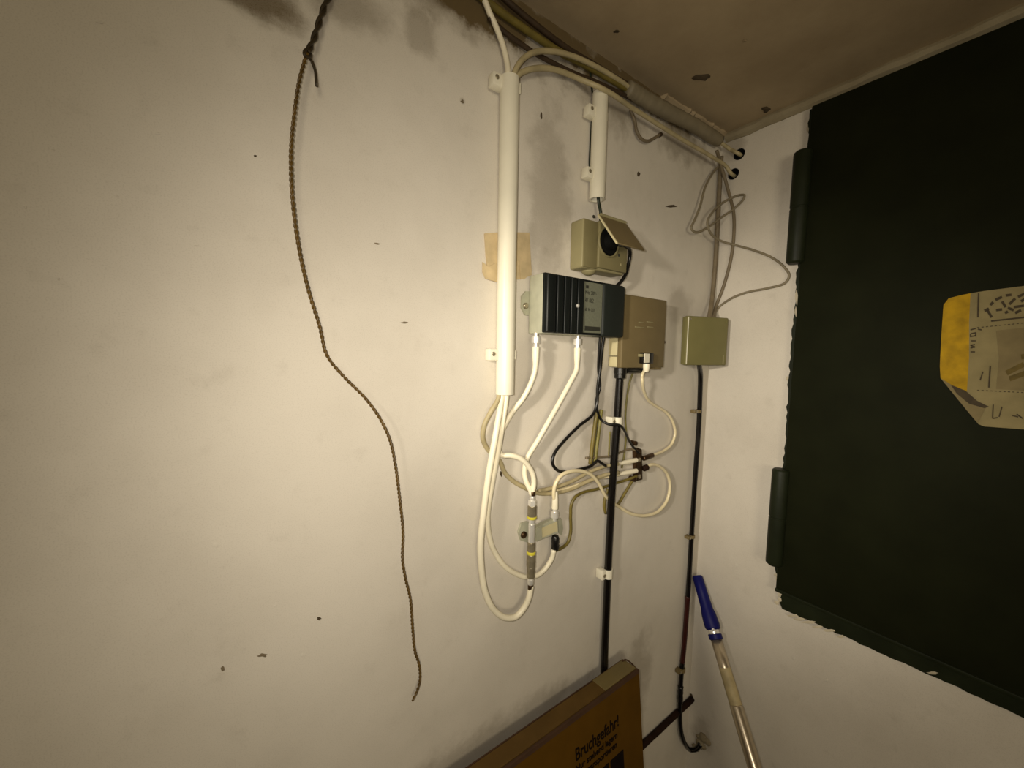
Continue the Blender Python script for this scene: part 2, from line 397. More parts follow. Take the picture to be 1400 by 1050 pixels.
# paper wrapper stuck on the door
hp = .0146
def DP(px, py, e=0.0): return RW(px, py, hp+e)
sheet = thing('paper_wrapper', 'torn yellow and grubby white paper wrapper stuck flat on green door', 'paper', DP(1400, 490))
t_ = (-.0006, 0, 0)
obj('yellow_panel', prism(new(), [DP(*p) for p in ((1290, 417), (1297, 408), (1312, 404), (1327, 401), (1325, 440), (1325, 490), (1322, 536), (1302, 528), (1286, 517), (1285, 500), (1287, 460))], t_), M_PAPY, sheet, label='yellow printed end panel')
obj('white_panel', prism(new(), [DP(*p) for p in ((1327, 401), (1345, 398), (1400, 391), (1480, 380), (1560, 372), (1560, 600), (1480, 593), (1400, 587), (1346, 583), (1338, 580), (1326, 566), (1338, 556), (1322, 536), (1325, 490), (1325, 440))], t_), M_PAPW, sheet, label='grubby white panel with faded print')
obj('folded_corner', prism(new(), [DP(*p, .0012) for p in ((1286, 517), (1302, 527), (1322, 536), (1330, 546), (1348, 557), (1337, 578), (1326, 566))], t_), M_PAPG, sheet)
obj('fold_crease', prism(new(), [DP(*p, .0020) for p in ((1300, 526), (1320, 534), (1336, 548), (1352, 556), (1346, 558), (1325, 552), (1308, 538))], (-.0003, 0, 0)), M_INKP, sheet)
obj('print_panel', prism(new(), [DP(*p, .0007) for p in ((1362, 452), (1400, 448), (1500, 436), (1500, 540), (1400, 534), (1362, 532), (1366, 490))], (-.0002, 0, 0)), M_PAPG, sheet)
def stroke(name, pts, wd, m, e=.0009):
    b = new()
    for (x0, y0, x1, y1) in pts:
        dx, dy = x1-x0, y1-y0; l = math.hypot(dx, dy) or 1; nx, ny = -dy/l*wd/2, dx/l*wd/2
        prism(b, [DP(x0+nx, y0+ny, e), DP(x1+nx, y1+ny, e), DP(x1-nx, y1-ny, e), DP(x0-nx, y0-ny, e)], (-.0002, 0, 0))
    o = obj(name, b, m, sheet); o['kind'] = 'stuff'; return o
stroke('printed_rule', [(1338, 401, 1337, 434), (1355, 439, 1400, 434), (1400, 434, 1440, 429), (1354, 500, 1352, 530)], 2.2, M_INKP)
stroke('dotted_rule', [(1336+i*6, 448-i*.6, 1339+i*6, 447.6-i*.6) for i in range(24)] + [(1336+i*6, 533.5+i*.3, 1339+i*6, 533.6+i*.3) for i in range(24)], 1.1, M_INKP)
stroke('vertical_lettering', [(1327, 451, 1334, 449), (1328, 456, 1334, 455), (1327, 460, 1334, 459), (1327, 456, 1327, 461), (1334, 454, 1334, 460), (1328, 466, 1334, 466), (1327, 472, 1333, 471), (1327, 476, 1333, 474), (1327, 472, 1333, 475), (1327, 481, 1333, 481), (1337, 450, 1342, 451)], 1.8, M_INKP)
rnd = random.Random(4)
logo = [(1346, 425, 1352, 422), (1350, 424, 1356, 434), (1354, 417, 1358, 413), (1361, 410, 1370, 406), (1362, 424, 1370, 423), (1375, 404, 1383, 403), (1380, 416, 1388, 408), (1374, 428, 1378, 426), (1386, 420, 1400, 418), (1392, 406, 1402, 401), (1378, 421, 1386, 424), (1388, 428, 1396, 424), (1370, 412, 1375, 420), (1396, 412, 1410, 404), (1408, 420, 1425, 416)]
stroke('printed_emblem', logo, 3.6, M_INKP)
stroke('printed_patch', [(1376, 510, 1400, 498), (1380, 518, 1408, 508), (1396, 488, 1410, 486)], 7, mat('olive_print', lin((.38, .32, .13)), .8, var=.3, vscale=160))
stroke('scribbled_mark', [(1358, 553, 1357, 572), (1357, 572, 1364, 571), (1370, 556, 1366, 570), (1384, 568, 1392, 570), (1390, 566, 1398, 572), (1340, 520, 1344, 508)], 1.8, M_INKP)

# ------------------------------------------------------------------ left conduit, clips, board behind it
def conduit(px0, py0, px1, py1, r, label):
    h = r+.003
    a = LW(px0, py0, h); b = LW(px1, py1, h); x = (a.x+b.x)/2
    bm = new(); n = 20; rings = []
    zt_, zb_ = a.z, b.z
    tilt = (a.x-b.x)*.5
    for (z, rr, o) in ((zt_-.02, r*.8, 0), (zt_, r*.8, 0), (zt_, r, 0), (zb_, r, 0), (zb_, r*.8, 0), (zb_+.02, r*.8, 0)):
        rings.append([bm.verts.new((x+math.cos(k*2*math.pi/n)*rr, -h+math.sin(k*2*math.pi/n)*rr, z)) for k in range(n)])
    for i in range(5):
        for k in range(n): bm.faces.new((rings[i][k], rings[i][(k+1) % n], rings[i+1][(k+1) % n], rings[i+1][k]))
    o = obj('conduit_pipe', bm, M_PVC, smooth=True)
    md = o.modifiers.new('edges', 'EDGE_SPLIT'); md.split_angle = math.radians(40)
    return tag(o, label, 'pipe'), x, h
cond1, cx1, ch1 = conduit(697, 108, 690, 539, .0118, 'long white plastic conduit pipe down the wall left of the boxes')
cond2, cx2, ch2 = conduit(821, 128, 816, 273, .0112, 'short white plastic conduit pipe from ceiling down to the socket box')

def pipe_clip(cx, ch, r, px, py, label, drop=0.0):
    z = LW(px, py, .008).z
    t = thing('pipe_clip', label, 'clip', (cx-r-.006, 0, z), 'white nail-in clips holding the conduit pipes')
    b = new(); box(b, (cx-r-.0125, -.0165, z-.0075), (cx-r*.45, -.004, z+.0075), .0018)
    obj('clip_block', b, M_PVC, t)
    b = new(); n = 10; pr = []
    for k in range(n+1):
        a = math.pi*(.0+.78*k/n)          # hook that passes behind the pipe
        pr.append((cx-math.cos(a)*(r+.0016), -ch+math.sin(a)*(r+.0014)))
    for k in range(n+1):
        a = math.pi*(.78-.78*k/n); pr.append((cx-math.cos(a)*(r+.0004), -ch+math.sin(a)*(r+.0003)))
    prism(b, [(x, min(y, -.0002), z-.006) for x, y in pr], (0, 0, .012)); obj('clip_hook', b, M_PVC, t)
    b = new(); lathe(b, (cx-r-.0075, -.0165, z+.001), (0, -1, 0), [(0, .0022), (.001, .0028), (.0018, .0016)], 10); obj('nail_head', b, M_DCHROME, t)
    b = new(); box(b, (cx+r+.0006, -ch-.004, z-.006), (cx+r+.0022, -.0003, z+.006), .0005); obj('clip_tip', b, M_PVC, t)
pipe_clip(cx1, ch1, .0118, 690, 120, 'white clip at the top end of the long conduit pipe')
pipe_clip(cx1, ch1, .0118, 683, 485, 'white clip near the bottom end of the long conduit pipe')
pipe_clip(cx2, ch2, .0112, 812, 158, 'white clip on the short conduit pipe, upper one under the ceiling')
pipe_clip(cx2, ch2, .0112, 806, 240, 'white clip on the short conduit pipe, lower one above the socket box')

brd = thing('wooden_board', 'small yellowed board with peeling lower edge behind the long white conduit', 'board', LW(693, 350))
def lwpoly(ps, h): return [LW(x, y, h) for x, y in ps]
obj('board_plate', prism(new(), lwpoly(((663, 319), (690, 317), (724, 318), (726, 355), (727, 372), (718, 381), (690, 384), (683, 386), (668, 381), (665, 350)), .0026), (0, .0024, 0)), M_WOOD, brd)
obj('peeling_strip', prism(new(), lwpoly(((660, 358), (668, 365), (679, 359), (681, 386), (664, 381), (660, 372)), .0042), (0, .0014, 0)), M_WOOD, brd)
obj('peeling_strip', prism(new(), lwpoly(((710, 357), (725, 356), (727, 376), (712, 382)), .0040), (0, .0012, 0)), M_WOOD, brd)

# ------------------------------------------------------------------ twisted bell wire hanging at the left
twp = [(462, -30, 6), (447, 0, 6), (437, 28, 8), (428, 56, 10), (420, 74, 13), (410, 108, 15), (402, 160, 16), (398, 205, 16), (399, 260, 15), (407, 330, 13), (421, 395, 10), (437, 447, 6), (447, 486, 3),
       (470, 515, 3), (498, 543, 4), (518, 570, 6), (533, 602, 6), (541, 640, 5), (546, 680, 5), (551, 730, 4), (550, 763, 4), (554, 790, 4), (561, 820, 4), (564, 860, 5), (567, 890, 5), (573, 910, 5), (574, 930, 5), (570, 945, 5), (564, 958, 5)]
axis = spline([LW(x, y, h*.0014+.0020) for x, y, h in twp], .0015)
tw = thing('twisted_wire', 'thin brown twisted bell wire hanging loose on the bare wall, left of conduit', 'wire', axis[len(axis)//2])
def strand(ph, rr, m, frm, to, nm, pitch=.0095):
    path = []; s = 0; a = None
    for i in range(frm, to):
        d = (axis[min(i+1, len(axis)-1)]-axis[max(i-1, 0)]).normalized()
        if a is None: _, a, b = frame(d)
        a = (a-d*a.dot(d)).normalized(); b = d.cross(a)
        if i > 0: s += (axis[i]-axis[i-1]).length
        k = ph+s*2*math.pi/pitch
        path.append(axis[i]+(a*math.cos(k)+b*math.sin(k))*rr*.85)
    return obj(nm, tube(new(), path, rr, 6), m, tw, smooth=True)
iA = min(range(len(axis)), key=lambda i: (axis[i]-LW(420, 74, .019)).length)
strand(0, .00098, M_WIRE, iA, len(axis), 'wire_strand'); strand(math.pi, .00098, M_WIRE, iA, len(axis), 'wire_strand')
strand(0, .00145, M_WIRED, 0, iA+1, 'soiled_strand', .03); strand(math.pi, .00145, M_WIRED, 0, iA+1, 'soiled_strand', .03)
obj('wire_tail', tube(new(), spline([LW(x, y, .018) for x, y in ((416, 72), (420, 74), (426, 84), (431, 97), (432, 108), (433, 118))]), .0012, 7), M_WIRED, tw, smooth=True)
obj('wire_knot', tube(new(), spline([LW(x, y, h) for x, y, h in ((424, 67, .018), (417, 69, .023), (416, 75, .024), (423, 78, .021), (424, 73, .015), (417, 70, .016))], .001), .0013, 7), M_WIRED, tw, smooth=True)

# ------------------------------------------------------------------ cables under the ceiling
cable('coax_cable', [(655, -14, .006), (664, 4, .007), (669, 17, .007), (677, 34, .006), (687, 60, .008), (693, 84, .011), (695, 104, ch1), (696, 122, ch1)], .0034, M_COAX, 'white cable dropping from the ceiling corner into the left of the conduit top')
cable('coax_cable', [(700, 122, ch1), (702, 104, ch1+.002), (711, 85, .018), (729, 72, .017), (754, 70, .014), (786, 78, .012), (820, 94, .012), (848, 111, .011), (862, 121, .011), (900, 146, .011), (950, 174, .011), (984, 194, .011), (998, 204, .014), HOLE[0]+Vector((-.006, .001, .001)), HOLE[0]+Vector((.04, .001, .001))], .0034, M_OLDCOAX, 'upper arching cable from the conduit top along the ceiling to the upper wall hole')
cable('coax_cable', [(703, 122, ch1-.003), (706, 106, ch1), (718, 97, .016), (744, 93, .013), (765, 97, .010), (790, 107, .010), (825, 122, .026), (868, 150, .017), (930, 189, .016), (976, 216, .018), (992, 227, .02), HOLE[1]+Vector((-.006, .002, 0)), HOLE[1]+Vector((.04, .001, 0))], .0034, M_OLDCOAX, 'lower arching cable from the conduit top along the wall to the lower wall hole')
cable('ceiling_cable', [(630, -30, .006), (668, 4, .006), (715, 38, .006), (760, 68, .006), (805, 92, .006), (868, 128, .008)], .0044, M_OLIVE, 'thick olive cable under the ceiling edge above the arching white cables')
cable('ceiling_cable', [(660, -32, .008), (694, 2, .008), (740, 40, .008), (775, 66, .008), (820, 93, .008), (868, 122, .008)], .0036, M_DKBR, 'dark gap along the ceiling edge, drawn as a dark brown tube above the olive cable')  # dark gap at the ceiling edge put in as a brown tube
cable('ceiling_cable', [(668, 24, .005), (690, 44, .005), (712, 60, .005), (730, 72, .005), (780, 98, .006), (815, 112, .006), (866, 136, .008)], .003, M_DKBR, 'dark thin cable passing behind the two arching white cables')
duct = obj('grey_duct', tube(new(), spline([LW(858, 121, .011), LW(900, 146, .011), LW(950, 172, .011), LW(982, 192, .011)]), .0112, 14, .04), M_GREY, smooth=True)
tag(duct, 'grey plaster-smeared pipe in the ceiling corner leading to the wall holes', 'pipe')
cable('cable_stub', [(862, 150, .004), (868, 166, .005), (870, 178, .006), (876, 189, .007), (885, 193, .007), (894, 189, .007), (902, 184, .006)], .0024, M_BROWN, 'short brown cable stub curling below the ceiling cables')
so = [o for o in COL.objects if o.name == 'cable_stub'][0]
obj('stub_end', lathe(new(), LW(901, 185, .006), LW(909, 181, .006)-LW(901, 185, .006), [(0, .0026), (.002, .0036), (.006, .0034), (.007, .002)], 10), M_DKBR, so)
cable('earth_wire', [(807, 98, .003), (809, 118, .003), (811, 138, .003), (809, 165, .003), (807, 200, .003), (806, 226, .003), (808, 250, .0026), (810, 268, .002)], .0013, M_DGREEN, 'thin dark green wire running behind the clips of the short conduit')
cable('earth_wire', [(817, 258, ch2), (818, 272, ch2), (819, 280, ch2), (821, 290, ch2+.002), (821, 302, ch2)], .0022, M_DGREEN, 'dark green wire leaving the short conduit into the socket box')

# ------------------------------------------------------------------ socket box with lifted lid
X0 = LW(779, 330).x; hs = -on(0, X0, 797, 330).y
zb_ = LW(795, 365, hs).z; zt_ = LW(798, 297, hs).z; X1 = LW(853, 367, hs).x; Xm = LW(816, 330, hs).x
sk = thing('socket_box', 'grey surface socket box with its square lid lifted, above the amplifier', 'socket', ((X0+X1)/2, 0, zb_))
b = new(); box(b, (X0, -hs, zb_), (X1, -.0004, zt_), .003, 3); obj('socket_body', b, M_SOCK, sk)
b = new(); box(b, (Xm, -hs-.0045, zb_+.003), (X1+.0015, -hs+.001, zt_+.001), .002, 3); obj('front_cover', b, M_SOCKF, sk)
b = new(); box(b, (X0+.0012, -hs-.0012, zb_+.0012), (Xm+.001, -hs+.002, zt_-.0012), .0008, 2); obj('front_shade_plate', b, M_SOCKF, sk)  # added plate carrying the shade of the front in its colour
oc = LW(832, 331, hs+.0045); ro = (LW(832, 312, hs).z-LW(832, 351, hs).z)/2
# ring wall with recess
n = 28; b = new()
ra = [[b.verts.new((oc.x+math.cos(k*6.28319/n)*r, -hs-y, oc.z+math.sin(k*6.28319/n)*r)) for k in range(n)] for y, r in ((.0040, ro*1.12), (.0068, ro*1.1), (.0068, ro), (.0048, ro*.97))]
for i in range(3):
    for k in range(n): b.faces.new((ra[i][k], ra[i][(k+1) % n], ra[i+1][(k+1) % n], ra[i+1][k]))
obj('socket_rim', b, M_SOCKF, sk, smooth=True)
obj('socket_recess', lathe(new(), (oc.x, -hs-.0040, oc.z), (0, -1, 0), [(0, ro), (.0012, ro)], 24), M_SOCKD, sk)
# lid: hinge along its top edge, free edge pointing out and down
A = LW(819, 293, hs+.004); B = LW(856, 300, hs+.004); B.z = A.z
E_ = on(0, A.x, 845, 332); u = E_-A; C_ = E_+(B-A); nrm = (B-A).cross(u).normalized()*.0022
b = new(); prism(b, [A, B, C_, E_], nrm); bmesh.ops.bevel(b, geom=b.edges[:], offset=.0006, segments=1, affect='EDGES'); obj('socket_lid', b, M_BEIGE, sk)
q_ = nrm.normalized()
b = new(); prism(b, [A+Vector((-.0016, 0, 0)), A+Vector((.0006, 0, 0)), A+Vector((.0006, 0, 0))+nrm*1.1, A+Vector((-.0016, 0, 0))+nrm*1.1], u); obj('lid_lit_edge', b, M_CREAM, sk, label='lit lid edge, put in as a pale strip')  # light on the lid's side edge put in as a paler strip
obj('lid_hinge', lathe(new(), A+Vector((.002, -.001, 0)), (1, 0, 0), [(0, .002), ((B-A).x-.004, .002)], 10), M_SOCK, sk)
for (px, py, m) in ((812, 296, M_INK), (846, 349, M_INK), (849, 362, M_SOCK), (802, 360, M_SOCK)):
    q = LW(px, py, hs+(.0045 if px > 815 else 0)); obj('cover_screw', lathe(new(), q+Vector((0, .001, 0)), (0, -1, 0), [(0, .0022), (.0012, .0022), (.0016, .0016)], 10), m, sk)
gl = (LW(800, 368, hs*.6)); obj('cable_gland', lathe(new(), (gl.x+.01, -hs*.5, zb_+.001), (0, 0, -1), [(0, .011), (.002, .011), (.005, .008), (.007, .004)], 16), M_SOCK, sk)
# plug and black flex
pl = thing('mains_plug', 'black plug with flex in the open socket, flex running behind the amplifier', 'plug', (oc.x, -hs-.01, oc.z))
obj('plug_body', lathe(new(), (oc.x, -hs-.0053, oc.z), (0, -1, 0), [(0, ro*.86), (.0012, ro*.86), (.0018, ro*.6), (.010, ro*.5), (.012, ro*.3)], 20), M_SOCKD, pl)
obj('plug_neck', lathe(new(), (oc.x, -hs-.012, oc.z), (1, 0, -.05), [(0, .006), (.012, .0055), (.022, .0035)], 12), M_BLK, pl)
obj('power_flex', tube(new(), spline([(oc.x+.018, -hs-.012, oc.z-.001), LW(856, 337, hs+.006), LW(861, 342, hs+.002), LW(861, 352, hs-.002), LW(858, 366, hs-.004), LW(855, 376, .022), LW(849, 385, .02), LW(840, 394, .016)]), .0028, 9), M_BLK, pl, smooth=True)

# ------------------------------------------------------------------ amplifier
X0 = LW(721, 420).x; ha = -on(0, X0, 744, 418).y
zt_ = (LW(744, 376, ha).z+LW(853, 388, ha).z)/2; zb_ = (LW(743, 457, ha).z+LW(849, 460, ha).z)/2
def ax(px): return LW(px, 418, ha).x
X1 = ax(852)
am = thing('signal_amplifier', 'dark finned amplifier with grey metal end plate and worn label', 'amplifier', ((X0+X1)/2, 0, zb_))
b = new(); box(b, (X0, -ha+.0035, zb_), (X1-.003, -.003, zt_), .0012); obj('metal_chassis', b, M_CAST, am)
zc = LW(721, 416).z; Ez = [(0, .017), (-.006, .0165), (-.0125, .009), (-.0125, -.006), (-.006, -.015), (0, -.0155)]
b = new(); prism(b, [(X0+.0005+x, -.0035, zc+z) for x, z in Ez], (0, .0032, 0)); obj('mounting_ear', b, M_CAST, am)
obj('ear_screw', lathe(new(), (X0-.006, -.0034, zc-.003), (0, -1, 0), [(0, .0042), (.0015, .0042), (.0026, .0028)], 12), M_DCHROME, am)
b = new(); box(b, (X0+.0004, -ha+.0006, zb_+.0008), (X1, -ha+.009, zt_+.0006), .0015); obj('front_cover', b, M_FIN, am)
for (p0, p1, bv) in ((745.5, 757.5, .0022), (759.5, 767.5, .001), (769.5, 776.5, .001), (778.5, 785.5, .001), (787.5, 795.5, .001)):
    b = new(); box(b, (ax(p0), -ha-.0042, zb_+.001), (ax(p1), -ha+.002, zt_-.001), bv, 3); obj('cooling_fin', b, M_FIN, am)
b = new(); box(b, (ax(822.5), -ha-.0036, zb_-.0005), (X1+.0006, -.012, zt_-.0008), .004, 3); obj('power_supply_cover', b, M_FIN2, am)
b = new(); box(b, (ax(796.3), -ha-.0014, zb_+.004), (ax(822.2), -ha+.001, zt_-.003), .0003, 1); lb = obj('rating_label', b, M_LABEL, am, label='worn grey rating label')
ly = -ha-.0015
lx0, lx1 = ax(798), ax(821)
text('MHz  230V~', .0072, (lx0+.001, ly, zt_-.020), (1, 0, 0), (0, 0, 1), M_INK, 'label_print', lb, .0001, .62)
text('47-862', .0085, (lx0+.001, ly, zt_-.031), (1, 0, 0), (0, 0, 1), M_INK, 'label_print', lb, .0001, .72)
text('dB  IN  OUT', .006, (lx0+.001, ly, zt_-.043), (1, 0, 0), (0, 0, 1), M_INK, 'label_print', lb, .0001, .62)
b = new(); box(b, (lx0+.002, ly-.0001, zb_+.007), (lx1-.001, ly+.0002, zb_+.013)); obj('label_bar', b, M_INK, lb)
b = new(); box(b, (lx0+.002, ly-.0001, zt_-.012), (lx0+.007, ly+.0002, zt_-.008)); obj('label_mark', b, M_INK, lb)
obj('cover_screw', lathe(new(), LW(789.5, 418, ha+.0035), (0, -1, 0), [(0, .0026), (.0014, .0026), (.0022, .0014)], 12), M_CHROME, am)

def f_plug(parent, p, d, boot=True, mboot=None):
    """screw-on coax plug: stub, hex nut, ferrule, boot (all parts of the cable)"""
    d = Vector(d).normalized()
    obj('connector_stub', lathe(new(), p, d, [(0, .0028), (.007, .0028)], 12), M_CHROME, parent)
    obj('connector_nut', lathe(new(), Vector(p)+d*.0045, d, [(0, .0050), (.0008, .0060), (.0085, .0060), (.0093, .0050)], 12), M_CHROME, parent)
    obj('connector_ferrule', lathe(new(), Vector(p)+d*.0135, d, [(0, .0033), (.005, .0033)], 12), M_CHROME, parent)
    if boot: obj('connector_boot', lathe(new(), Vector(p)+d*.018, d, [(0, .0046), (.001, .0050), (.014, .0046), (.022, .0038), (.026, .0034)], 14), mboot or M_COAX, parent, smooth=False)

hc = .020
p1 = LW(733, 459.5, hc); p1.z = zb_+.0005
c1 = cable('coax_cable', [Vector((p1.x, p1.y, p1.z-.040)), (731, 508, hc), (724, 528, .018), (714, 546, .014), (703, 560, .008), (692, 578, .005), (684, 596, .005), (681, 612, .006), (686, 622, .010), (697, 622.5, .016), (709, 625.5, .020), (720, 634, .022), (728, 647, .022), (730, 660, .022), (727.5, 676, .0215)], .0036, M_COAX, 'white cable from left amplifier socket curling behind the bundle to the coupler')
f_plug(c1, p1, (0, 0, -1))
p2 = LW(790, 460.5, hc); p2.z = zb_+.0005
c2 = cable('coax_cable', [Vector((p2.x, p2.y, p2.z-.040)), (788, 506, .020), (780, 522, .020), (766, 548, .019), (748, 580, .017), (733, 606, .013), (722, 624, .011), (718, 636, .010), (717, 648, .011), (720, 660, .015), (725.5, 671, .020), (727, 677, .0215)], .0036, M_COAX, 'white cable from right amplifier socket slanting down to the coupler')
f_plug(c2, p2, (0, 0, -1))

# conduit cables
cable('coax_cable', [(687, 528, ch1), (686, 545, ch1), (681, 575, .020), (675, 610, .022), (668, 650, .022), (662, 695, .022), (657, 740, .020), (658, 775, .018), (663, 808, .017), (674, 832, .017), (690, 844, .017), (705, 843, .018), (717, 830, .020), (723.5, 815, .022), (726, 801, .022)], .0041, M_COAX, 'white cable from conduit bottom in the big hanging loop to the coupler lower end')
c5 = cable('coax_cable', [(693, 528, ch1+.003), (692, 545, ch1+.002), (687, 580, .018), (681, 618, .015), (673, 660, .014), (667, 700, .012), (668, 728, .007), (675, 752, .005), (690, 774, .005), (707, 785, .005), (722, 789, .006), (737, 785, .008), (748, 774, .011), (755, 762, .014), (757, 752, .016)], .0036, M_COAX, 'white cable from conduit bottom in the small inner loop to the black plug')
cable('coax_cable', [(683, 530, ch1-.003), (681, 546, ch1), (671, 563, .014), (662, 582, .012), (660, 597, .010), (664, 610, .006), (674, 622, .005), (683, 630, .005), (690, 646, .005), (702, 658, .005), (716, 666, .005), (735, 674, .005), (758, 674, .005), (782, 668, .005), (806, 657, .005), (832, 648, .008), (846, 646, .010)], .0032, M_OLDCOAX, 'cable from conduit bottom bulging left then running low to the earthing bar')

# ------------------------------------------------------------------ coupler column and splitter block
xq = LW(727, 720, .022).x; yq = -.022
def qz(py): return LW(727, py, .022).z
cp = thing('coax_coupler', 'upright chain of chrome coax couplers with yellow rings beside the splitter', 'connector', (xq, yq, qz(800)))
def qseg(nm, y0, y1, r, m, n=18, hexn=False):
    L_ = qz(y0)-qz(y1)
    if nm in ('barrel', 'thread'):          # knurled sleeves: fine turned ridges
        k = max(4, int(L_/.0011)); pr = [(0, r*.86), (.0006, r*.97)]
        for i in range(k): pr += [(.0006+(L_-.0012)*(i+.25)/k, r), (.0006+(L_-.0012)*(i+.9)/k, r*.93)]
        pr += [(L_-.0006, r*.97), (L_, r*.86)]
        return obj(nm, lathe(new(), (xq, yq, qz(y1)), (0, 0, 1), pr, n), m, cp, smooth=True)
    obj(nm, lathe(new(), (xq, yq, qz(y1)), (0, 0, 1), [(0, r*.88), (.0008, r), (L_-.0008, r), (L_, r*.88)], 6 if hexn else n), m, cp)
qseg('cable_entry', 672, 678, .0038, M_BRASS); qseg('ferrule', 678, 685, .0036, M_CHROME); qseg('hex_nut', 684, 692, .0056, M_CHROME, hexn=True)
qseg('barrel', 691, 706, .0064, M_DCHROME); qseg('ring', 705, 709, .0068, M_YEL); qseg('thread', 708, 716, .0042, M_CHROME)
qseg('barrel', 716, 741, .0048, M_CHROME); qseg('barrel', 741, 754, .0056, M_DCHROME); qseg('ring', 753, 757, .0064, M_YEL)
qseg('barrel', 757, 774, .0064, M_DCHROME); qseg('barrel', 774, 789, .0056, M_DCHROME); qseg('ferrule', 788, 798, .0044, M_CHROME); qseg('cable_entry', 797, 806, .0038, M_BRASS)

sp = thing('splitter_block', 'small tilted grey metal splitter block screwed to wall across the coupler', 'splitter', LW(738, 728))
def blk(ps, h0, h1): return prism(new(), [LW(x, y, h1) for x, y in ps], (0, h1-h0, 0))
b = new(); ps = [(731, 723), (763, 709), (764, 729), (733, 741)]
b = blk(ps, .003, .0135); bmesh.ops.bevel(b, geom=b.edges[:], offset=.0012, segments=2, affect='EDGES'); obj('block_body', b, M_CAST, sp)
obj('block_face', blk([(741, 722), (762, 713), (762.5, 726), (742, 735)],   .0136, .0142), M_CREAM, sp, label='worn pale label')
obj('mounting_lug', blk([(731, 722), (733, 740), (722, 742), (712, 739), (709, 728), (713, 716), (722, 713)], .0006, .004), M_CAST, sp)
obj('lug_screw', lathe(new(), LW(715.5, 731, .004), (0, -1, 0), [(0, .005), (.002, .005), (.0035, .003)], 12), M_BRASS, sp)
obj('mounting_lug', blk([(763, 711), (768, 709), (770, 722), (768, 732), (764, 729)], .0006, .0035), M_CAST, sp)
# plugs on the block's right port
pA = LW(757, 711, .010)
cH = cable('coax_cable', [Vector((pA.x, -.012, LW(757, 687, .012).z)), (757, 676, .013), (759, 663, .014), (766, 651, .015), (778, 645, .015), (794, 644, .013), (808, 649, .011), (818, 660, .0088), (826, 675, .0055), (833, 684, .0031), (845, 692, .0031), (862, 702, .006), (882, 705, .008), (900, 699, .009), (912, 684, .010), (916, 664, .010), (912, 648, .010), (902, 638, .010), (892, 635, .011), (884, 638, .012)], .0029, M_CLEAR, 'pale cable arching from splitter top behind the black cable in a round loop')
f_plug(cH, Vector((pA.x, -.012, pA.z)), (0, 0, 1), True)
pB = LW(757, 733, .010)
obj('black_plug', lathe(new(), Vector((pB.x, -.0135, pB.z+.002)), (0, 0, -1), [(0, .0045), (.003, .0058), (.010, .0060), (.011, .0055), (.018, .0062), (.021, .0055)], 14), M_BLK, c5, label='black plug barrel')
cable('earth_cable', [(759, 753, .012), (768, 749, .008), (776, 742, .006), (780, 728, .005), (780, 705, .005), (781, 690, .005), (786, 680, .005), (798, 673, .0035), (815, 669, .0026), (838, 662, .0030), (860, 655, .008), (871, 651, .011)], .0024, M_OLIVE, 'olive earth cable from black plug rising in an S to the earthing bar')

# ------------------------------------------------------------------ earthing bar at right
eb = thing('earthing_bar', 'dark brass earthing bar with knobbed screws at the cable ends behind black cable', 'connector', LW(874, 638))
b = blk([(870, 612), (878, 614), (879, 656), (871, 658)], .0006, .010); bmesh.ops.bevel(b, geom=b.edges[:], offset=.0012, segments=2, affect='EDGES'); obj('bar_body', b, M_BRASS, eb)
for (px, py, dx, dy, r, m) in ((868, 606, 0, 0, .0042, M_BRASS), (866.5, 655, 0, 0, .0046, M_BRASS), (873, 651, 0, 0, .0038, M_DCHROME), (873, 628, 0, 0, .0034, M_DCHROME)):
    q = LW(px, py, .009); obj('clamp_screw', lathe(new(), q+Vector((0, .0085, 0)), (0, -1, 0), [(0, r), (.009, r), (.0115, r), (.0125, r*.6)], 12), m, eb)
for (a_, b_, r, m) in (((879, 627), (893, 622), .0044, M_BRASS), ((879, 641), (886, 638), .0052, M_RUST)):
    q0, q1 = LW(*a_, .009), LW(*b_, .012); L_ = (q1-q0).length
    obj('end_cap', lathe(new(), q0, q1-q0, [(0, r*.8), (.001, r), (L_-.002, r), (L_, r*.7)], 14), m, eb)
for (a_, b_) in (((845, 634), (870, 629)), ((845, 648.5), (870, 643.5))):
    q0, q1 = LW(*a_, .008), LW(*b_, .009); L_ = (q1-q0).length
    obj('coax_joint', lathe(new(), q0, q1-q0, [(0, .0030), (L_*.3, .0036), (L_*.6, .0042), (L_, .0040)], 12), M_COAX, eb, label='white sleeved joint')
cable('coax_cable', [(736, 671, .009), (756, 667, .009), (780, 659, .009), (806, 645, .008), (826, 638, .008), (846, 634, .008)], .0029, M_OLDCOAX, 'grey-white cable of the slanting bunch, uppermost, into the bar')
cable('coax_cable', [(760, 672, .0035), (790, 663, .0035), (815, 654, .0035), (834, 651, .005), (847, 648.5, .008)], .0029, M_CLEAR, 'grey-white cable of the slanting bunch, lowest pale one, into the bar')
cable('earth_wire', [(801, 626, .0034), (820, 625, .0034), (838, 623, .0034), (852, 617, .004), (862, 614, .006), (871, 616, .009)], .0018, M_BROWN, 'thin brown wire running level into the top of the earthing bar')

